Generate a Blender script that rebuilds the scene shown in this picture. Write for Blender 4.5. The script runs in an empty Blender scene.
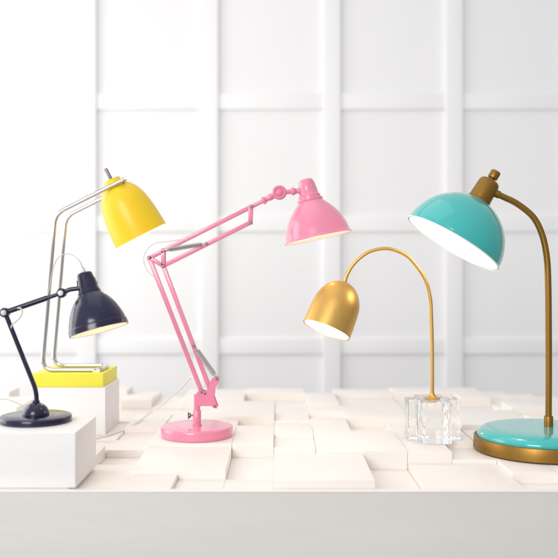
import bpy, bmesh, math, random
from mathutils import Vector, Matrix
random.seed(11)
S = bpy.context.scene
COL = S.collection
PI = math.pi
CZ = 0.449            # camera height above the table rim
F = 830.0             # focal length in photograph pixels
def P(x, y, D):       # a photo position at real distance D -> world point (metres)
    return Vector(((x-278.0)*D/F, D, CZ-(y-273.0)*D/F))

# ------------------------------------------------------------------ materials
def mat(name, col, rough=.4, metal=0, coat=0, trans=0, ior=1.5, bump=0, bscale=60, vary=0, stretch=None, rvary=.08, emis=None, es=0, sss=0):
    m = bpy.data.materials.new(name); m.use_nodes = True
    nt = m.node_tree; b = nt.nodes['Principled BSDF']
    b.inputs['Base Color'].default_value = (*col, 1)
    b.inputs['Roughness'].default_value = rough
    b.inputs['Metallic'].default_value = metal
    b.inputs['Coat Weight'].default_value = coat
    b.inputs['Coat Roughness'].default_value = .06
    b.inputs['Transmission Weight'].default_value = trans
    b.inputs['IOR'].default_value = ior
    if emis:
        b.inputs['Emission Color'].default_value = (*emis, 1); b.inputs['Emission Strength'].default_value = es
    tc = nt.nodes.new('ShaderNodeTexCoord')
    mp = nt.nodes.new('ShaderNodeMapping'); nt.links.new(tc.outputs['Object'], mp.inputs[0])
    if stretch: mp.inputs['Scale'].default_value = stretch
    n = nt.nodes.new('ShaderNodeTexNoise'); n.inputs['Scale'].default_value = bscale; n.inputs['Detail'].default_value = 6
    nt.links.new(mp.outputs[0], n.inputs['Vector'])
    if rvary and not trans:
        r = nt.nodes.new('ShaderNodeMapRange'); r.inputs[3].default_value = max(0, rough-rvary); r.inputs[4].default_value = rough+rvary
        nt.links.new(n.outputs[0], r.inputs[0]); nt.links.new(r.outputs[0], b.inputs['Roughness'])
    if vary:
        n2 = nt.nodes.new('ShaderNodeTexNoise'); n2.inputs['Scale'].default_value = bscale*.22; n2.inputs['Detail'].default_value = 5
        nt.links.new(mp.outputs[0], n2.inputs['Vector'])
        mx = nt.nodes.new('ShaderNodeMix'); mx.data_type = 'RGBA'
        mx.inputs[6].default_value = (*[c*(1-vary) for c in col], 1); mx.inputs[7].default_value = (*[min(1, c*(1+vary)) for c in col], 1)
        nt.links.new(n2.outputs[0], mx.inputs[0]); nt.links.new(mx.outputs[2], b.inputs['Base Color'])
    if bump:
        bp = nt.nodes.new('ShaderNodeBump'); bp.inputs['Strength'].default_value = bump; bp.inputs['Distance'].default_value = .001
        nt.links.new(n.outputs[0], bp.inputs['Height']); nt.links.new(bp.outputs[0], b.inputs['Normal'])
    return m
M = {
 'wall': mat('painted_wall', (.87,.868,.875), .55, bump=.08, bscale=90, vary=.01),
 'trim': mat('painted_trim', (.88,.878,.885), .45, bump=.05, bscale=60),
 'block': mat('white_painted_wood', (.85,.80,.755), .42, bump=.35, bscale=30, vary=.035, stretch=(1,9,3)),
 'block2': mat('white_painted_wood_across', (.86,.815,.775), .42, bump=.35, bscale=30, vary=.03, stretch=(9,1,3)),
 'box': mat('white_painted_box', (.82,.81,.81), .45, bump=.4, bscale=30, vary=.03, stretch=(1,5,5)),
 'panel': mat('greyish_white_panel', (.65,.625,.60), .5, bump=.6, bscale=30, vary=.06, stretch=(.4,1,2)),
 'yellowbox': mat('yellow_painted_wood', (.80,.74,.045), .45, bump=.25, bscale=30, vary=.04, stretch=(1,5,5)),
 'yellow': mat('yellow_enamel', (.88,.60,.006), .42, coat=.12, rvary=.02),
 'pink': mat('pink_enamel', (.78,.235,.36), .25, coat=.6, rvary=.02),
 'navy': mat('navy_enamel', (.007,.0055,.036), .2, coat=.12, rvary=.03),
 'teal': mat('turquoise_enamel', (.03,.42,.405), .16, coat=.8, rvary=.02),
 'brass': mat('brushed_antique_brass', (.29,.155,.03), .38, metal=.85, bump=.12, bscale=120, vary=.08, stretch=(1,1,.2)),
 'gold': mat('satin_gold', (.68,.41,.115), .40, metal=.9, bump=.1, bscale=140, vary=.04, stretch=(1,1,.2)),
 'chrome': mat('polished_chrome', (.62,.60,.57), .09, metal=1, rvary=.03),
 'steel': mat('dark_steel', (.22,.20,.20), .35, metal=1),
 'spring': mat('silver_spring', (.55,.55,.56), .3, metal=1),
 'lining': mat('white_enamel_lining', (.88,.86,.82), .35),
 'white_plastic': mat('white_plastic', (.80,.78,.75), .35),
 'cord': mat('pale_cord', (.62,.58,.54), .5),
 'cordw': mat('white_cord', (.82,.78,.73), .5),
 'glass': mat('clear_crystal', (.99,1,1), 0.0, trans=1, ior=1.5),
 'rubber': mat('black_rubber', (.02,.02,.02), .6),
 'bulbw': mat('lit_bulb_warm', (1,.9,.8), .3, emis=(1,.74,.45), es=1.6),
 'bulb': mat('lit_bulb', (1,.95,.9), .3, emis=(1,.93,.82), es=4),
}

# ------------------------------------------------------------------ mesh helpers
def lathe(bm, prof, base, axis, n=64, closed=False):
    """prof: (s, r) along axis from base"""
    a = Vector(axis).normalized()
    u = a.cross(Vector((0,1,0)));
    if u.length < .1: u = a.cross(Vector((1,0,0)))
    u.normalize(); v = a.cross(u)
    rings = []
    for s, r in prof:
        c = Vector(base)+a*s
        if r < 1e-6: rings.append([bm.verts.new(c)])
        else: rings.append([bm.verts.new(c+u*(r*math.cos(2*PI*k/n))+v*(r*math.sin(2*PI*k/n))) for k in range(n)])
    pairs = list(zip(rings, rings[1:]))
    if closed: pairs.append((rings[-1], rings[0]))
    for A, B in pairs:
        for k in range(n):
            k2 = (k+1) % n
            if len(A) == 1 and len(B) == 1: break
            if len(A) == 1: bm.faces.new((A[0], B[k], B[k2]))
            elif len(B) == 1: bm.faces.new((A[k], A[k2], B[0]))
            else: bm.faces.new((A[k], A[k2], B[k2], B[k]))
    if not closed:
        for R in (rings[0], rings[-1]):
            if len(R) > 1: bm.faces.new(R)
def spline(pts, sub=8):
    pts = [Vector(p) for p in pts]; out = []
    q = [pts[0]*2-pts[1]]+pts+[pts[-1]*2-pts[-2]]
    for i in range(1, len(q)-2):
        p0, p1, p2, p3 = q[i-1:i+3]
        for k in range(sub):
            t = k/sub
            out.append(.5*((2*p1)+(p2-p0)*t+(2*p0-5*p1+4*p2-p3)*t*t+(3*p1-p0-3*p2+p3)*t**3))
    return out+[pts[-1]]
def fillet(pts, r, n=8):
    """polyline with rounded corners"""
    pts = [Vector(p) for p in pts]; out = [pts[0]]
    for i in range(1, len(pts)-1):
        a, b, c = pts[i-1], pts[i], pts[i+1]
        d1 = (a-b).normalized(); d2 = (c-b).normalized()
        rr = r if not isinstance(r, (list, tuple)) else r[i-1]
        p, q = b+d1*rr, b+d2*rr
        for k in range(n+1):
            t = k/n; out.append(p*(1-t)**2+b*2*t*(1-t)+q*t*t)
    return out+[pts[-1]]
def tube(bm, pts, r, n=16):
    pts = [Vector(p) for p in pts]
    d0 = (pts[1]-pts[0]).normalized()
    u = d0.cross(Vector((0,1,0)))
    if u.length < .1: u = d0.cross(Vector((0,0,1)))
    u.normalize(); rings = []
    for i, p in enumerate(pts):
        d = (pts[min(i+1, len(pts)-1)]-pts[max(i-1, 0)]).normalized()
        u = (u-d*u.dot(d)).normalized(); v = d.cross(u)
        rr = r(i/(len(pts)-1)) if callable(r) else r
        rings.append([bm.verts.new(p+u*(rr*math.cos(2*PI*k/n))+v*(rr*math.sin(2*PI*k/n))) for k in range(n)])
    for A, B in zip(rings, rings[1:]):
        for k in range(n): bm.faces.new((A[k], A[(k+1)%n], B[(k+1)%n], B[k]))
    bm.faces.new(rings[0]); bm.faces.new(rings[-1])
def box(bm, x0, x1, y0, y1, z0, z1, bev=0):
    t = bmesh.new()
    bmesh.ops.create_cube(t, size=1, matrix=Matrix.Translation(((x0+x1)/2, (y0+y1)/2, (z0+z1)/2)) @ Matrix.Diagonal((x1-x0, y1-y0, z1-z0, 1)))
    if bev: bmesh.ops.bevel(t, geom=t.edges[:], offset=bev, segments=3, profile=.6, affect='EDGES')
    merge(bm, t)
def merge(bm, t, mtx=None):
    if mtx: bmesh.ops.transform(t, matrix=mtx, verts=t.verts)
    me = bpy.data.meshes.new('tmp'); t.to_mesh(me); t.free(); bm.from_mesh(me); bpy.data.meshes.remove(me)
def bar(bm, a, b, w, d, over=0, bev=.0015):
    """flat bar from a to b (in a plane of constant Y), width w, depth d along Y"""
    a, b = Vector(a), Vector(b); L = (b-a).length
    t = bmesh.new(); box(t, -over, L+over, -d/2, d/2, -w/2, w/2, bev)
    ex = (b-a).normalized(); ey = Vector((0,1,0)); ey = (ey-ex*ey.dot(ex)).normalized(); ez = ex.cross(ey)
    m = Matrix((ex, ey, ez)).transposed().to_4x4(); m.translation = a
    merge(bm, t, m)
def disc(bm, c, r, h, axis=(0,-1,0), bev=.001, n=32):
    c = Vector(c); ax = Vector(axis).normalized()
    lathe(bm, [(-h/2, 0), (-h/2, r-bev), (-h/2+bev, r), (h/2-bev, r), (h/2, r-bev), (h/2, 0)], c, ax, n)
def plate(bm, pts, y0, y1, bev=.001):
    """outline in XZ (list of world Vectors) given real thickness between y0 and y1"""
    t = bmesh.new()
    f = t.faces.new([t.verts.new((p[0], y0, p[2])) for p in pts])
    e = bmesh.ops.extrude_face_region(t, geom=[f])
    bmesh.ops.translate(t, verts=[v for v in e['geom'] if isinstance(v, bmesh.types.BMVert)], vec=(0, y1-y0, 0))
    bmesh.ops.recalc_face_normals(t, faces=t.faces)
    bmesh.ops.bevel(t, geom=t.edges[:], offset=bev, segments=2, affect='EDGES')
    merge(bm, t)
def finish(name, bm, m, parent=None, smooth=True, ang=38, origin=None):
    bmesh.ops.recalc_face_normals(bm, faces=bm.faces)
    o = None
    off = Vector((0,0,0))
    if parent is not None:
        r = parent
        while r.parent: r = r.parent
        off = r.location.copy()
    elif origin is not None: off = Vector(origin)
    bmesh.ops.translate(bm, verts=bm.verts, vec=-off)
    for f in bm.faces: f.smooth = smooth
    if smooth:
        for e in bm.edges:
            if len(e.link_faces) == 2 and e.calc_face_angle(0) > math.radians(ang): e.smooth = False
    me = bpy.data.meshes.new(name); bm.to_mesh(me); bm.free(); me.materials.append(m)
    o = bpy.data.objects.new(name, me); COL.objects.link(o)
    if parent is not None: o.parent = parent
    elif origin is not None: o.location = off
    return o
def thing(name, loc, label, cat, group=None):
    o = bpy.data.objects.new(name, None); COL.objects.link(o); o.location = loc; o.empty_display_size = .02
    tag(o, label, cat, group); return o
def tag(o, label, cat, group=None):
    o['label'] = label; o['category'] = cat
    if group: o['group'] = group
B = bmesh.new

# ------------------------------------------------------------------ wall (framed square panels)
G = F/700
WY = 3.42*G; pit = 121.7*WY/F
def wx(px): return (px-278)*WY/F
def wz(py): return CZ-(py-273)*WY/F
bm = B(); box(bm, -3.4, 3.4, WY+.001, WY+.12, -1.0, 3.0)
w = finish('wall', bm, M['wall'], smooth=False); w['kind'] = 'structure'
tag(w, 'white panelled wall with a grid of square recessed panels behind the table', 'wall')
sw = 17*WY/F
bm = B()
z_rows = [wz(102+122*k) for k in range(-5, 7)]
x_cols = [wx(88.5+121.7*k) for k in range(-5, 8)]
for x in x_cols:
    box(bm, x-sw/2, x+sw/2, WY-.024, WY+.0005, -.98, 2.95, .003)
finish('stile', bm, M['trim'], w)
bm = B()
for z in z_rows:
    for a, b in zip(x_cols, x_cols[1:]):
        box(bm, a+sw/2-.0005, b-sw/2+.0005, WY-.013, WY+.0005, z-.038, z+.038, .003)
finish('rail', bm, M['trim'], w)

# ------------------------------------------------------------------ table
U = .1065; R0 = 1.455*G
def cx(c): return (c-.1)*U
def ry(r): return R0+r*U*G
TB = -.034
tb = thing('display_table', (0, 2.5, -.8), 'long white display table with plain greyish front panel under all the blocks', 'table')
bm = B(); box(bm, -1.45, 1.45, 1.7235, 3.15, -.06, TB)
finish('table_top', bm, M['box'], tb)
bm = B(); box(bm, -1.45, 1.45, 1.7060, 1.7230, -.8, -.0025, .0012)
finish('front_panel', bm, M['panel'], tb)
bm = B(); box(bm, -1.45, 1.45, 1.7055, 1.7232, -.0020, .0008, .0008)
finish('front_rim', bm, M['block'], tb)
for sx in (-1, 1):
    bm = B(); box(bm, sx*1.44-.0098, sx*1.44+.0098, 1.7235, 3.14, -.8, -.0605)
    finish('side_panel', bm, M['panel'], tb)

# ------------------------------------------------------------------ blocks laid in a grid on the table
known = [ # col, row, width, depth, top height, label
 (-3,0,1,1,.000,'small thin white block at the front edge against the broad block before the pink lamp'),
 (-3,1,2,2,.007,'broad raised white block just in front of the pink lamp base'),
 (-2,0,1,1,-.0125,'sunken white block at the front edge, right of the small thin block'),
 (-1,0,1,1,-.0115,'sunken white block at the front edge, touching the left of the broad central block'),
 (-1,1,1,2,-.020,'sunken warm-lit white block between the two broad front blocks'),
 (0,0,2,2,.018,'broad raised white block at the front edge in the middle of the table'),
 (2,0,1,2,-.020,'sunken warm-lit white block right of the broad central front block'),
 (3,0,2,2,-.006,'broad flat white block at the front edge, left of the gap before the turquoise lamp'),
 (5,0,1,1,-.022,'deep sunken white block at the front edge below the turquoise lamp'),
 (6,0,2,1,-.004,'flat white block at the front edge, rightmost, under the turquoise lamp'),
 (-3,3,2,2,.016,'broad white block that the pink lamp stands on'),
 (-1,3,1,2,.016,'raised white block touching the right of the one under the pink lamp'),
 (0,2,1,1,-.014,'sunken narrow white block tucked behind the broad central front block'),
 (0,3,1,1,.006,'small white block with a shaded hollow, left of the broad block before the gold lamp'),
 (1,2,2,2,.025,'broad tall white block left of the crystal base of the gold lamp'),
 (3,2,1,3,.022,'raised white block under the left half of the crystal base'),
 (4,2,1,1,.004,'white block under the left front of the brass ringed turquoise base'),
 (5,1,1,2,.004,'white block jutting out under the front of the turquoise base'),
 (6,1,2,2,.004,'white block under the right front of the turquoise base'),
 (5,3,2,2,.004,'broad white block under the back of the turquoise base'),
 (7,3,1,2,.002,'white block behind the turquoise base at the right edge of the view'),
 (-4,0,1,2,-.007,'flat warm-lit white block right of the box under the navy lamp'),
 (-4,2,1,1,-.020,'sunken warm-lit white block left of the broad block before the pink lamp'),
 (-5,2,1,1,.0115,'raised white block peeking out behind the box of the navy lamp'),
 (-6,0,2,2,.000,'broad white block hidden under the box of the navy lamp'),
 (-4,3,1,1,.000,'flat white block left of the one under the pink lamp'),
 (-5,3,1,1,-.006,'sunken white block in front of the tall box under the yellow one'),
 (-7,2,2,2,-.004,'broad white block behind the navy lamp at the left edge of the view'),
 (-7,4,3,2,.000,'broad white block that the tall box with the yellow lamp stands on'),
 (-4,4,1,1,-.006,'sunken white block between the tall box and the pink lamp base'),
 (-4,5,1,1,.010,'raised white block where the white cord passes, left behind the pink lamp'),
 (0,4,1,1,.016,'small white block behind the shaded hollow in the middle of the table'),
 (1,4,1,2,.014,'narrow white block behind the left of the broad tall block by the gold lamp'),
 (2,4,1,2,-.014,'sunken white block in shade behind the broad tall block by the gold lamp'),
 (-3,5,1,2,.004,'narrow white block behind the left of the pink lamp base'),
 (-2,5,1,1,.010,'small white block straight behind the pink lamp base'),
 (-1,5,1,1,-.008,'sunken white block with a shaded back edge, right behind the pink lamp base'),
 (0,5,1,1,.000,'small flat white block two behind the shaded middle hollow'),
 (3,5,1,1,-.010,'sunken white block left behind the crystal base'),
 (2,6,2,1,.016,'raised white block crossing behind the crystal base'),
 (4,5,1,1,.008,'small white block right behind the crystal base'),
 (5,5,2,2,.018,'broad raised white block behind the turquoise base'),
 (4,6,1,2,.000,None), (-4,6,1,1,.006,None),
 (-2,6,2,1,.0194,None), (0,6,1,2,.006,None), (1,6,1,1,-.006,None), (1,7,2,1,.012,None),
 (-1,9,2,1,-.012,None), (-1,10,2,1,.018,None), (1,8,1,2,.018,None), (2,8,2,2,-.004,None), (-2,7,2,2,.008,None), (0,8,1,1,.004,None),
 (2,10,2,1,.014,None), (-3,9,2,2,.014,None),
]
taken = {}
for c, r, wd, dp, z, l in known:
    for i in range(wd):
        for j in range(dp):
            assert (c+i, r+j) not in taken, (c, r, c+i, r+j)
            taken[(c+i, r+j)] = 1
NR = 11
tiles = list(known)
for r in range(NR):
    lim = int(.337*ry(r+1)/U)+1
    for c in range(-lim-1, lim+1):
        if (c, r) in taken: continue
        opts = [(2,2),(1,1),(2,1),(1,2),(1,1)]; random.shuffle(opts)
        for wd, dp in opts+[(1,1)]:
            cells = [(c+i, r+j) for i in range(wd) for j in range(dp)]
            if all(q not in taken and q[1] < NR for q in cells): break
        for q in cells: taken[q] = 1
        tiles.append((c, r, wd, dp, random.choice([-.022,-.014,-.004,.004,.012,.020,.026]), None))
ordn = ['first','second','third','fourth','fifth','sixth','seventh','eighth','ninth','tenth','eleventh','twelfth','thirteenth','fourteenth','fifteenth','sixteenth']
byrow = {}
for t in tiles: byrow.setdefault(t[1], []).append(t)
for r in byrow: byrow[r].sort()
for t in tiles:
    c, r, wd, dp, z, l = t
    if l is None:
        size = 'broad' if wd*dp == 4 else ('small' if wd*dp == 1 else ('wide' if wd > dp else 'deep'))
        lev = 'sunken' if z < -.003 else ('raised' if z > .009 else 'level')
        side = [q for q in byrow[r]]
        i = side.index(t)
        l = '%s %s white block, %s row from the table front, %s from the left' % (size, lev, ordn[r], ordn[i]) if i <= len(side)//2 else \
            '%s %s white block, %s row from the table front, %s from the right' % (size, lev, ordn[r], ordn[len(side)-1-i])
    x1 = cx(c+wd)-.0003
    if (c, r) in ((4,3),(4,4)): continue
    bm = B(); box(bm, cx(c)+.0003, x1, ry(r)+.0003, ry(r+dp)-.0003, TB, z+random.uniform(-.0006,.0006)*(l is None), .0011)
    o = finish('wood_block', bm, M['block'] if (c*3+r*5+wd) % 3 else M['block2'], origin=(cx(c+wd/2), ry(r+dp/2), TB))
    tag(o, l, 'block', 'white wooden blocks of many heights tiling the table top')
# narrower block that shares the weight of the crystal base

# ------------------------------------------------------------------ boxes under the two left lamps
bm = B(); box(bm, -.70, -.422, 1.4585*G, 1.925, .0006, .1164, .0016)
o = finish('display_box', bm, M['box'], origin=(-.56, 1.83, 0)); tag(o, 'white painted box at the left front with the navy lamp standing on it', 'box')
bm = B(); box(bm, -.674, -.477, 1.934*G, 2.105*G, .0004, .1325, .0016)
o = finish('display_box', bm, M['box'], origin=(-.575, 2.02*G, 0)); tag(o, 'tall white box under the yellow slab, behind the navy lamp', 'box')
bm = B(); box(bm, -.679, -.484, 1.938*G, 2.105*G, .1328, .170, .0016)
o = finish('display_slab', bm, M['yellowbox'], origin=(-.58, 2.02*G, .1328)); tag(o, 'flat yellow painted slab on the tall white box, carrying the chrome lamp frame', 'slab')

def shade_parts(root, prof, base, axis, sc, m, tk=.0013, n=96):
    """outer enamel shell (closed, real thickness) and white lining; prof in px from rim upward"""
    out = [(s*sc, r*sc) for s, r in prof]
    # smooth the profile
    pts = spline([(s, r, 0) for s, r in out], 5)
    outer = [(p[0], max(p[1], 0)) for p in pts]
    inner = [(max(s-tk*(1 if s > 0 else 0), 0), max(r-tk, 0.0)) for s, r in outer]
    bm = B()
    loop = outer+inner[::-1]
    lathe(bm, loop, base, axis, n, closed=True)
    bmesh.ops.remove_doubles(bm, verts=bm.verts, dist=1e-6)
    sh = finish('shade', bm, m, root, ang=50)
    lin = [(max(s-tk*1.2, .0004), max(r-tk*2, 0.0001)) for s, r in outer]
    bm = B()
    a = Vector(axis).normalized()
    lathe(bm, lin+[(s, max(r-.0003, 0.00005)) for s, r in lin[::-1]], base, axis, n, closed=True)
    finish('shade_lining', bm, M['lining'], sh, ang=50)
    return sh
def bulb(root, base, axis, s, r, mt, power, color):
    a = Vector(axis).normalized(); c = Vector(base)+a*s
    bm = B()
    lathe(bm, [(-r,0),(-r*.92,r*.4),(-r*.6,r*.8),(0,r),(r*.6,r*.85),(r*1.2,r*.55),(r*1.7,r*.45),(r*1.9,0)], c, a, 32)
    finish('bulb', bm, M[mt], root)
    l = bpy.data.lights.new('lamp_light', 'POINT'); l.energy = power; l.color = color; l.shadow_soft_size = r*.5
    o = bpy.data.objects.new('lamp_light', l); COL.objects.link(o)
    o.location = c-a*(r*1.6)-root.location; o.parent = root
    return o
def nv(x, y, z): return Vector((x, y, z)).normalized()

# ------------------------------------------------------------------ PINK spring-arm lamp
D = 2.209; k = D/F; bz = .0162
root = thing('desk_lamp', (P(197,0,D).x, D, bz), 'pink jointed spring-arm desk lamp standing on the blocks in the middle', 'lamp', 'desk lamps on display')
c = Vector((P(197,0,D).x, D, bz))
bm = B(); lathe(bm, [(0,0),(0,.0925),(.0008,.0945),(.004,.0955),(.0235,.0955),(.0255,.0945),(.0268,.0925),(.0275,.089),(.0278,.02),(.0278,0)], c, (0,0,1), 96)
finish('base', bm, M['pink'], root)
zb = bz+.0278
bm = B()
ztop = P(197,394,D).z
lathe(bm, [(0,0),(0,.0125),(.003,.0125),(.004,.0108),(.038,.0108),(.040,.0095),(.040,.0085),(ztop-zb,.0085),(ztop-zb,0)], Vector((c.x,D,zb)), (0,0,1), 32)
finish('stem', bm, M['pink'], root)
kn = P(190,415.5,D)
bm = B(); tube(bm, [P(194,415,D), kn], .0025); disc(bm, kn, .0065, .005, (1,0,0), n=12); bar(bm, kn+Vector((-.004,0,-.009)), kn+Vector((-.004,0,.009)), .004, .004)
finish('knob', bm, M['steel'], root)
# bracket
bm = B()
out = [P(195.5,405.5,D), P(196,394,D), P(200,389,D), P(206,391,D), P(208.5,388,D), P(211,380,D), P(215,376.5,D), P(218.5,377,D), P(219,381,D), P(217,385,D), P(215,388,D), P(214.5,397,D), P(217.5,405,D), P(217.5,408,D), P(214,407.5,D), P(212,405.5,D)]
plate(bm, out, D-.0115, D-.0085, .0008); plate(bm, out, D+.0085, D+.0115, .0008)
box(bm, P(195.8,0,D).x, P(201,0,D).x, D-.0083, D+.0083, P(0,405.3,D).z, P(0,395,D).z, .001)
finish('bracket', bm, M['pink'], root)
for px, py in ((202,391.5),(205.5,393),(215,405.5),(217,378.5)):
    bm = B(); disc(bm, P(px,py,D)+Vector((0,-.0125,0)), .0032, .003, n=16); disc(bm, P(px,py,D)+Vector((0,.0125,0)), .0032, .003, n=16); tube(bm, [P(px,py,D)+Vector((0,-.012,0)), P(px,py,D)+Vector((0,.012,0))], .0016)
    finish('bolt', bm, M['steel'], root)
A0, A1, A2 = P(149.3,257.8,D), P(163.6,250.5,D), P(163.4,266,D)
aw = .0118
def arm(a, b, w=aw, dy=0.0):
    bm = B(); v = Vector((0,dy,0)); bar(bm, Vector(a)+v, Vector(b)+v, w, w*.95, .003, .0022); return finish('arm', bm, M['pink'], root)
arm(P(201.5,391.5,D), A0); arm(P(216.2,405.5,D), A2)
arm(A0, P(251,207,D), dy=.0); arm(A2, P(250.6,222.5,D))
bm = B()
for y0 in (-.0095, .0065):
    for a, b in ((A0,A1),(A1,A2),(A2,A0)):
        v = Vector((0, y0+.0015, 0)); bar(bm, a+v, b+v, .0105, .003, .004, .0008)
finish('elbow_plate', bm, M['pink'], root)
bm = B()
for y0 in (-.0095, .0065):
    v = Vector((0, y0+.0015, 0)); bar(bm, P(251,206.5,D)+v, P(250.4,223,D)+v, .0125, .003, .004, .0008)
finish('end_plate', bm, M['pink'], root)
for q in (A0, A1, A2, P(251,207,D), P(250.5,222.5,D), P(206.5,243.5,D), P(194,346,D)):
    bm = B(); disc(bm, q+Vector((0,-.0115,0)), .0042, .003, n=16); disc(bm, q+Vector((0,.0115,0)), .0042, .003, n=16); tube(bm, [q+Vector((0,-.0115,0)), q+Vector((0,.0115,0))], .0015)
    finish('bolt', bm, M['steel'], root)
def spring(a, b, r, yoff):
    a = Vector(a)+Vector((0,yoff,0)); b = Vector(b)+Vector((0,yoff,0)); d = (b-a); L = d.length; d.normalize()
    u = d.cross(Vector((0,1,0))).normalized(); v = d.cross(u); e = min(.012, L*.15)
    pts = [a]; n = int((L-2*e)/.0026)
    for i in range(n*10+1):
        t = i/10; rr = r*min(1, (i+1)/8, (n*10+2-i)/8)
        pts.append(a+d*(e+(L-2*e)*t/n)+u*(rr*math.cos(2*PI*t))+v*(rr*math.sin(2*PI*t)))
    pts.append(b)
    bm = B(); tube(bm, pts, .0011, 6); finish('spring', bm, M['spring'], root)
spring(A1, P(206.5,243.5,D), .0048, -.0155); spring(A1, P(206.5,243.5,D), .0048, .0155)
spring(P(194,346,D), P(217,378.5,D), .0042, -.0165); spring(P(194,346,D), P(217,378.5,D), .0042, .0165)
# rod to the head, friction joint, neck
J = P(279.4,192.6,D)
bm = B()
ax = (J-P(251,207,D)).normalized(); L = (J-P(251,207,D)).length
lathe(bm, [(-.006,0),(-.006,.0055),(.030,.0055),(.0335,.0065),(.036,.0105),(.0395,.0115),(.042,.0085),(.050,.0068),(.056,.0095),(.0585,.0095),(L-.01,.0065),(L-.01,0)], P(251,207,D), ax, 24)
finish('rod', bm, M['pink'], root)
bm = B()
disc(bm, J, .0195, .014, bev=.003, n=40); lathe(bm, [(0,.0135),(.0,.0165),(.003,.0165),(.003,.0135)], J+Vector((0,-.007,0)), (0,-1,0), 40, closed=True)
disc(bm, J+Vector((0,-.0085,0)), .0085, .006, bev=.002, n=24); disc(bm, J+Vector((0,-.012,0)), .004, .004, n=16)
finish('swivel_joint', bm, M['pink'], root)
bm = B(); T = P(302,190.6,D); ax = (T-J).normalized()
lathe(bm, [(.012,0),(.012,.0075),(.022,.0062),(.030,.0068),(.034,.0105),(.038,.0115),(.041,.0085),(.047,.0062),(.052,.009),(.055,.009),(.0625,.006),(.0625,0)], J, ax, 24)
finish('neck', bm, M['pink'], root)
ax = nv(-.213, .03, .977); bs = P(318.4,238,D)
sh = shade_parts(root, [(0,34.3),(1.2,34.2),(2.2,33.0),(5,32.2),(10,30.9),(16,28.7),(22,25.6),(27,22.2),(32,17.9),(36,13.9),(38,12.2)], bs, ax, k, M['pink'])
bm = B(); lathe(bm, [(s*k, r*k) for s, r in [(37.6,0),(37.6,12.6),(38.6,13.1),(39.8,12.9),(40.6,11.6),(42,11.2),(43,11.4),(43.6,10.6),(45,9.8),(50,9.2),(55,8.3),(58,7.4),(59.8,6.4),(60.4,5),(60.5,0)]], bs, ax, 48)
finish('socket_cap', bm, M['pink'], root)
bulb(root, bs, ax, 17*k, .026, 'bulbw', .12, (1,.62,.33))
bm = B(); tube(bm, spline([P(154,277,D+.014), P(147.5,271,D+.02), P(144,262,D+.022), P(144.5,254,D+.022), P(150,246.5,D+.02), P(158,242.6,D+.016), P(170,241.3,D+.014), P(180,239.5,D+.012)]), .0011, 8)
finish('cable', bm, M['cord'], root)
zt = .022
bm = B(); tube(bm, spline([P(204,392,D+.013), P(198,382,D+.03), P(191.5,377,2.26), P(183,386,2.34), P(174,394.5,2.42), P(163,403.5,2.5), P(152,411.8,2.55), P(137,422.3,2.419), P(122,430.6,2.35), P(103,436.3,2.262), Vector((-.53,2.20,.003)), Vector((-.66,2.17,.002)), Vector((-.9,2.2,.02))], 10), .0026, 10)
finish('power_cord', bm, M['cordw'], root)

# ------------------------------------------------------------------ NAVY jointed lamp
D = 1.860; k = D/F; bz = .1166; cxn = P(36,0,D).x
root = thing('desk_lamp', (cxn, D, bz), 'small navy jointed desk lamp on the white box at the left', 'lamp', 'desk lamps on display')
c = Vector((cxn, D, bz))
bm = B(); lathe(bm, [(0,0),(0,.0755),(.0015,.0785),(.0115,.0785),(.0135,.0775),(.0145,.0755),(.0150,.030),(.0150,0)], c, (0,0,1), 96); finish('base', bm, M['navy'], root)
bm = B(); lathe(bm, [(.0152,0),(.0152,.0295),(.019,.0295),(.024,.028),(.031,.0245),(.037,.0185),(.041,.011),(.042,.0085),(.047,.008),(.047,0)], c, (0,0,1), 64); finish('base_dome', bm, M['navy'], root)
J1, J2 = P(5,312.5,D), P(61.7,293,D)
bm = B(); tube(bm, fillet([P(36.6,404,D), P(36.4,391,D), J1+(P(36.4,391,D)-J1).normalized()*.006], .018), .0052); finish('arm', bm, M['navy'], root)
bm = B(); tube(bm, [J1, P(47,298.0,D)], .0062); tube(bm, [P(46,298.4,D), J2], .0046); finish('arm', bm, M['navy'], root)
for q in (J1, J2):
    bm = B(); disc(bm, q, .0108, .017, bev=.0022, n=32); j = finish('joint', bm, M['navy'], root)
    bm = B(); disc(bm, q+Vector((0,-.0095,0)), .0062, .003, n=20); disc(bm, q+Vector((0,-.0115,0)), .0032, .002, n=12); finish('screw', bm, M['spring'], j)
bm = B(); tube(bm, [J2, P(70,289.5,D), P(81,288.0,D)], .0052); finish('neck', bm, M['navy'], root)
ax = nv(-.275, .10, .961); bs = P(99.2,330.5,D)
shade_parts(root, [(0,29.9),(.8,29.9),(5.6,29.5),(6.2,29.0),(7,28.7),(12,27.6),(19,25),(26,21.6),(32,17.6),(37,13),(39.5,11)], bs, ax, k, M['navy'])
bm = B(); lathe(bm, [(s*k, r*k) for s, r in [(39,0),(39,11.8),(40.5,11.4),(43,10.3),(58,7.9),(59.6,7.4),(60.2,6.6),(60.2,0)]], bs, ax, 48); cap = finish('socket_cap', bm, M['navy'], root)
bm = B()
uu = ax.cross(Vector((0,1,0))).normalized(); vv = ax.cross(uu)
for q in range(8):
    th = 2*PI*(q+.5)/8; d = uu*math.cos(th)+vv*math.sin(th)
    tube(bm, [bs+ax*(46*k)+d*(9.95*k), bs+ax*(54*k)+d*(8.68*k)], .0014, 8)
finish('vent_slot', bm, M['rubber'], cap)
bm = B(); lathe(bm, [(60.2*k,0),(60.2*k,.0055),(62.5*k,.0048),(66*k,.0032),(66*k,0)], bs, ax, 20); finish('cable_grip', bm, M['cord'], root)
tp = bs+ax*(65*k)
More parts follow.
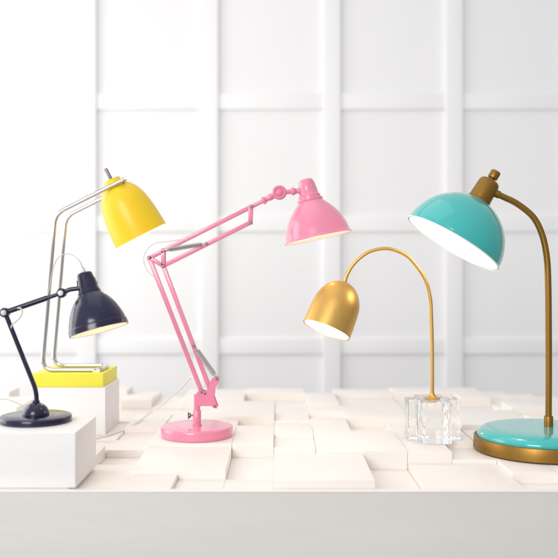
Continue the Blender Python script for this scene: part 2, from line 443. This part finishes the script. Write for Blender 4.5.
bm = B(); tube(bm, spline([tp, P(79.5,261,D), P(73.5,255.5,D), P(66,254,D), P(59,257,D), P(54.5,264,D+.004), P(51.5,277,D+.008), P(49,290,D+.010), P(46,299.5,D+.007)]), .0013, 10); finish('cable', bm, M['cord'], root)
bm = B(); tube(bm, spline([P(17,308.6,D-.004), P(20,308,D-.008), P(22.3,311.5,D-.01), P(20.5,317,D-.01), P(16,321.5,D-.008), P(12,325,D-.006), P(11,329,D-.003)]), .0017, 10); finish('cable', bm, M['cord'], root)
bm = B(); tube(bm, spline([Vector((cxn-.026, D+.02, bz+.019)), P(20,404.5,D+.03), P(12,401,D+.035), P(4,399,D+.04), P(-6,401,D+.04), P(-20,411,D+.02), P(-30,424,D)]), .0013, 10); finish('power_cord', bm, M['cord'], root)
bulb(root, bs, ax, 15*k, .019, 'bulbw', .08, (1,.62,.33))

# ------------------------------------------------------------------ YELLOW lamp on chrome frame
D = 2.396; k = D/F; zb = .1703+.0055
root = thing('desk_lamp', (-.58, D, .1703), 'yellow bell-shaded lamp on a bent chrome tube frame, on the yellow slab', 'lamp', 'desk lamps on display')
Yn, Yf = 2.339, 2.453; tr = .0062
def fpt(px, py, Y=Yn): return Vector(((px-278)*Yn/F, Y, CZ-(py-273)*Yn/F))
def side(Y):
    return [fpt(99,0,Y).x, fpt(42.5,0,Y).x]
def fr(Y, off=0):
    return [Vector((fpt(100,0).x, Y, zb)), Vector((fpt(42.2,0).x, Y, zb)), Vector((fpt(55.3,0).x, Y, fpt(0,214).z)), Vector((fpt(126,0).x, Y, fpt(0,178.5).z))]
n_, f_ = fr(Yn), fr(Yf)
path = n_[::-1][:3]+[n_[0], f_[0]]+f_[1:]
bm = B(); tube(bm, fillet(path, [.03,.034,.022,.022,.034,.03], 10), tr, 18); finish('frame', bm, M['chrome'], root)
for ya in (Yn, Yf):
    bm = B(); tube(bm, [Vector((fpt(86,0).x, ya, fpt(0,198.4).z)), Vector((fpt(89,0).x, ya, fpt(0,196.9).z))], tr+.0007, 18); finish('collar', bm, M['chrome'], root)
bm = B(); tube(bm, [Vector((fpt(93,0).x, Yn, zb-.0035)), Vector((fpt(100,0).x, Yn, zb-.0035))], .0062, 12); bm2 = bm
finish('foot_sleeve', bm, M['white_plastic'], root)
ax = nv(-.455, -.10, .89); bs = P(141,236,D)
shade_parts(root, [(0,27.9),(1,27.9),(10,27.4),(20,26.5),(30,25),(38,23.2),(45,20.4),(50,17.4),(54,13.5),(56,11.3)], bs, ax, k, M['yellow'])
bm = B(); lathe(bm, [(s*k, r*k) for s, r in [(55.5,0),(55.5,12.2),(57.5,12),(58.3,11),(58.6,9),(62,8.6),(63,7.8),(63.4,0)]], bs, ax, 48); finish('socket_cap', bm, M['yellow'], root)
q = bs+ax*(58.6*k)
bm = B(); lathe(bm, [(63.2*k,0),(63.2*k,.0052),(74*k,.0052),(75*k,.0042),(75*k,0)], bs, ax, 20); finish('stud', bm, M['steel'], root)
e = n_[3]-(n_[3]-n_[2]).normalized()*.012
bm = B(); tube(bm, [Vector((e.x, Yn-.007, e.z)), Vector((e.x, Yf+.007, e.z))], .0036, 14)
disc(bm, Vector((e.x, Yn-.008, e.z)), .0058, .004, n=20); disc(bm, Vector((e.x, Yf+.008, e.z)), .0058, .004, n=20); finish('cross_bolt', bm, M['steel'], root)
bulb(root, bs, ax, 20*k, .022, 'bulb', .7, (1,.88,.72))

# ------------------------------------------------------------------ GOLD arc lamp on crystal base
D = 2.14; k = D/F; bz = .0224; X = P(432.3,0,D).x
# narrower block next to the one under the crystal
bm = B(); box(bm, cx(4)+.0003, .4955, ry(3)+.0003, ry(5)-.0003, TB, .022, .0011)
o = finish('wood_block', bm, M['block'], origin=(.455, ry(4), TB)); tag(o, 'narrow raised white block under the right half of the crystal base', 'block', 'white wooden blocks of many heights tiling the table top')
bm = B(); box(bm, .4960, cx(5)-.0003, ry(3)+.0003, ry(5)-.0003, TB, -.004, .0009)
o = finish('wood_block', bm, M['block'], origin=(.509, ry(4), TB)); tag(o, 'thin sunken white strip of wood between crystal base and turquoise base', 'block', 'white wooden blocks of many heights tiling the table top')
root = thing('desk_lamp', (X, D, bz), 'gold dome-shaded arc lamp on a clear crystal base', 'lamp', 'desk lamps on display')
bm = B(); H = P(0,398.5,D).z
t = bmesh.new(); vs = []
R = .073; a_ = .0365
Q = .067; q_ = .005; b_ = .030
foot = [(-a_+q_,-R),(a_-q_,-R),(a_,-R+q_),(a_,-b_),(Q,-b_),(Q,b_),(a_,b_),(a_,R-q_),(a_-q_,R),(-a_+q_,R),(-a_,R-q_),(-a_,b_),(-Q,b_),(-Q,-b_),(-a_,-b_),(-a_,-R+q_)]
f = t.faces.new([t.verts.new((x, y, bz)) for x, y in foot])
ex = bmesh.ops.extrude_face_region(t, geom=[f]); bmesh.ops.translate(t, verts=[v for v in ex['geom'] if isinstance(v, bmesh.types.BMVert)], vec=(0,0,H-bz))
bmesh.ops.recalc_face_normals(t, faces=t.faces); bmesh.ops.bevel(t, geom=t.edges[:], offset=.0018, segments=1, affect='EDGES')
merge(bm, t, Matrix.Translation((X, D, 0)) ); finish('crystal_base', bm, M['glass'], root, smooth=False)
bm = B(); lathe(bm, [(0,0),(0,.020),(.0012,.021),(.0025,.020),(.0045,.012),(.009,.0075),(.014,.0062),(.014,0)], Vector((X,D,H+.0002)), (0,0,1), 40); finish('mounting_disc', bm, M['gold'], root)
bm = B(); tube(bm, spline([Vector((X,D,H+.006)), P(432.2,350,D), P(431.4,318,D), P(430.2,298,D), P(424.8,278.7,D), P(410.4,258.9,D), P(396.5,250.8,D), P(383,248.6,D), P(367.6,252.6,D), P(354.5,263.2,D), P(347.5,274,D), P(344.5,283,D)], 10), .0046, 18); finish('pole', bm, M['gold'], root)
ax = nv(.391, .25, .92); bs = P(326.5,330,D-.03); kk = (D-.02)/F
shade_parts(root, [(0,24.3),(1,24.3),(14,23.9),(26,23.2),(33,21.8),(39,19.2),(44,15.8),(48,11.4),(50.6,6.5),(51.8,2.5),(52,0)], bs, ax, kk*1.02, M['gold'])
bulb(root, bs, ax, 18*kk, .021, 'bulb', .22, (1,.88,.72))

# ------------------------------------------------------------------ TURQUOISE lamp
D = 2.083; k = D/F; bz = .0044; X = P(541,0,D).x; c = Vector((X, D, bz))
root = thing('desk_lamp', c, 'large turquoise dome-shaded lamp with brass pole and brass ringed base at the right', 'lamp', 'desk lamps on display')
bm = B(); lathe(bm, [(0,0),(0,.155),(.002,.157),(.002,.160),(.0,.160)], c, (0,0,1), 96) ; finish('foot_pad', bm, M['rubber'], root)
bm = B(); lathe(bm, [(.0024,0),(.0024,.1635),(.004,.165),(.033,.165),(.0345,.1642),(.0352,.1625),(.0350,.1585),(.033,.158),(.033,0)], c, (0,0,1), 128); finish('base_ring', bm, M['brass'], root)
bm = B()
pr = [(.0335,0),(.0335,.1565)]+[(p[0], p[1]) for p in spline([(.035,.157,0),(.042,.156,0),(.049,.151,0),(.0545,.142,0),(.0575,.129,0),(.0592,.112,0),(.0598,.09,0),(.0600,.05,0)], 5)]+[(.0601,0)]
lathe(bm, pr, c, (0,0,1), 128); finish('base_dome', bm, M['teal'], root)
px0 = P(548.6,0,D).x; zt = bz+.0601
bm = B(); lathe(bm, [(0,0),(0,.0112),(.024,.0112),(.0255,.0105),(.0262,.0085),(.0262,0)], Vector((px0,D,zt)), (0,0,1), 32); finish('pole_collar', bm, M['brass'], root)
ax = nv(.524, .03, .852); bs = P(452.5,243.6,D)
att = bs+ax*(62*k)
bm = B(); tube(bm, spline([Vector((px0,D,zt+.02)), P(548.8,370,D), P(548.6,320,D), P(548.2,285,D), P(547,259,D), P(542.5,236,D), P(533.6,217.6,D), P(518,204.3,D), P(504,197.2,D), P(490,191,D)], 10), .0079, 24); finish('pole', bm, M['brass'], root)
shade_parts(root, [(0,51.2),(.8,51.3),(1.6,50.9),(6,50.7),(12,49.6),(20,46.8),(28,42.6),(35,37.3),(41,30.8),(46,23.2),(49.5,15.5),(51,11.5)], bs, ax, k, M['teal'], n=128)
bm = B(); lathe(bm, [(.1*k,51.0*k),(-.4*k,51.6*k),(.3*k,52.1*k),(1.0*k,51.6*k)], bs, ax, 128, closed=True); finish('rim_edge', bm, M['lining'], root)
bm = B(); lathe(bm, [(s*k, r*k) for s, r in [(50.2,0),(50.2,12.8),(51.5,12.6),(52,11.6),(54,11.4),(70,10.8),(72.5,10),(74,8.4),(74.6,6.5),(74.8,0)]], bs, ax, 48); finish('socket_cap', bm, M['brass'], root)
bm = B(); lathe(bm, [(s*k, r*k) for s, r in [(74.5,0),(74.5,2.6),(76.5,2.6),(77,4.8),(78,5.1),(84,5.1),(85,4.6),(85.4,0)]], bs+Vector((-.0,0,0)), ax, 28); finish('knob', bm, M['brass'], root)
d = (P(497,193.8,D)-P(490,190.8,D)).normalized()
bm = B(); lathe(bm, [(-.012,0),(-.012,.0098),(.006,.0098),(.0072,.0088),(.0072,0)], P(497,194.0,D), d, 24); finish('pole_socket', bm, M['brass'], root)
bulb(root, bs, ax, 24*k, .030, 'bulb', .5, (1,.9,.78))

# ------------------------------------------------------------------ light: a large window-like soft lamp from the left, a softer one overhead
def area(name, loc, tgt, sx, sy, e, col):
    l = bpy.data.lights.new(name, 'AREA'); l.shape = 'RECTANGLE'; l.size = sx; l.size_y = sy; l.energy = e; l.color = col
    o = bpy.data.objects.new(name, l); COL.objects.link(o); o.location = loc
    o.rotation_euler = (Vector(tgt)-Vector(loc)).to_track_quat('-Z', 'Y').to_euler(); return o
area('window_light', (-2.3, 2.75, .8), (0.0, 2.85, .4), 1.9, 2.0, 30, (1,.985,.97))
area('overhead_light', (-.6, 2.3, 2.6), (0, 2.4, 0), 2.6, 1.8, 7, (1,.98,.955))
area('front_light', (-1.3, -1.3, 1.5), (0, 2.6, .15), 1.6, 1.6, 72, (1,.985,.97))  # added unseen fill from front-left, lifts the block fronts, table panel and wall
wd = bpy.data.worlds.new('World'); S.world = wd; wd.use_nodes = True
nt = wd.node_tree; bg = nt.nodes['Background']; bg.inputs[1].default_value = 1.0
tc = nt.nodes.new('ShaderNodeTexCoord'); sp = nt.nodes.new('ShaderNodeSeparateXYZ'); nt.links.new(tc.outputs['Generated'], sp.inputs[0])
ad = nt.nodes.new('ShaderNodeMath'); ad.operation = 'ADD'
m1 = nt.nodes.new('ShaderNodeMath'); m1.operation = 'MULTIPLY'; m1.inputs[1].default_value = -.6; nt.links.new(sp.outputs[0], m1.inputs[0])
m2 = nt.nodes.new('ShaderNodeMath'); m2.operation = 'MULTIPLY'; m2.inputs[1].default_value = .8; nt.links.new(sp.outputs[2], m2.inputs[0])
nt.links.new(m1.outputs[0], ad.inputs[0]); nt.links.new(m2.outputs[0], ad.inputs[1])
cr = nt.nodes.new('ShaderNodeMapRange'); cr.inputs[1].default_value = -1; cr.inputs[2].default_value = 1; nt.links.new(ad.outputs[0], cr.inputs[0])
rp = nt.nodes.new('ShaderNodeValToRGB'); nt.links.new(cr.outputs[0], rp.inputs[0])
rp.color_ramp.elements[0].color = (.31,.309,.306,1); rp.color_ramp.elements[1].color = (.86,.86,.865,1)
rp.color_ramp.elements[0].position = .15; rp.color_ramp.elements[1].position = .85
nt.links.new(rp.outputs[0], bg.inputs[0])

# ------------------------------------------------------------------ camera
cd = bpy.data.cameras.new('camera'); co = bpy.data.objects.new('camera', cd); COL.objects.link(co)
co.location = (0,0,CZ); co.rotation_euler = (PI/2,0,0)
cd.sensor_width = 36; cd.lens = F/558*36; cd.shift_x = 1/558; cd.shift_y = -6/558
cd.clip_start = .05; cd.clip_end = 50
cd.dof.use_dof = True; cd.dof.focus_distance = 2.07; cd.dof.aperture_fstop = 2.2
S.camera = co
S.render.engine = 'CYCLES'
S.cycles.max_bounces = 14; S.cycles.transmission_bounces = 12; S.cycles.glossy_bounces = 6; S.cycles.diffuse_bounces = 5
S.cycles.caustics_refractive = True; S.cycles.sample_clamp_indirect = 6
S.view_settings.view_transform = 'Standard'; S.view_settings.look = 'None'
S.view_settings.exposure = 0.0; S.view_settings.gamma = 1
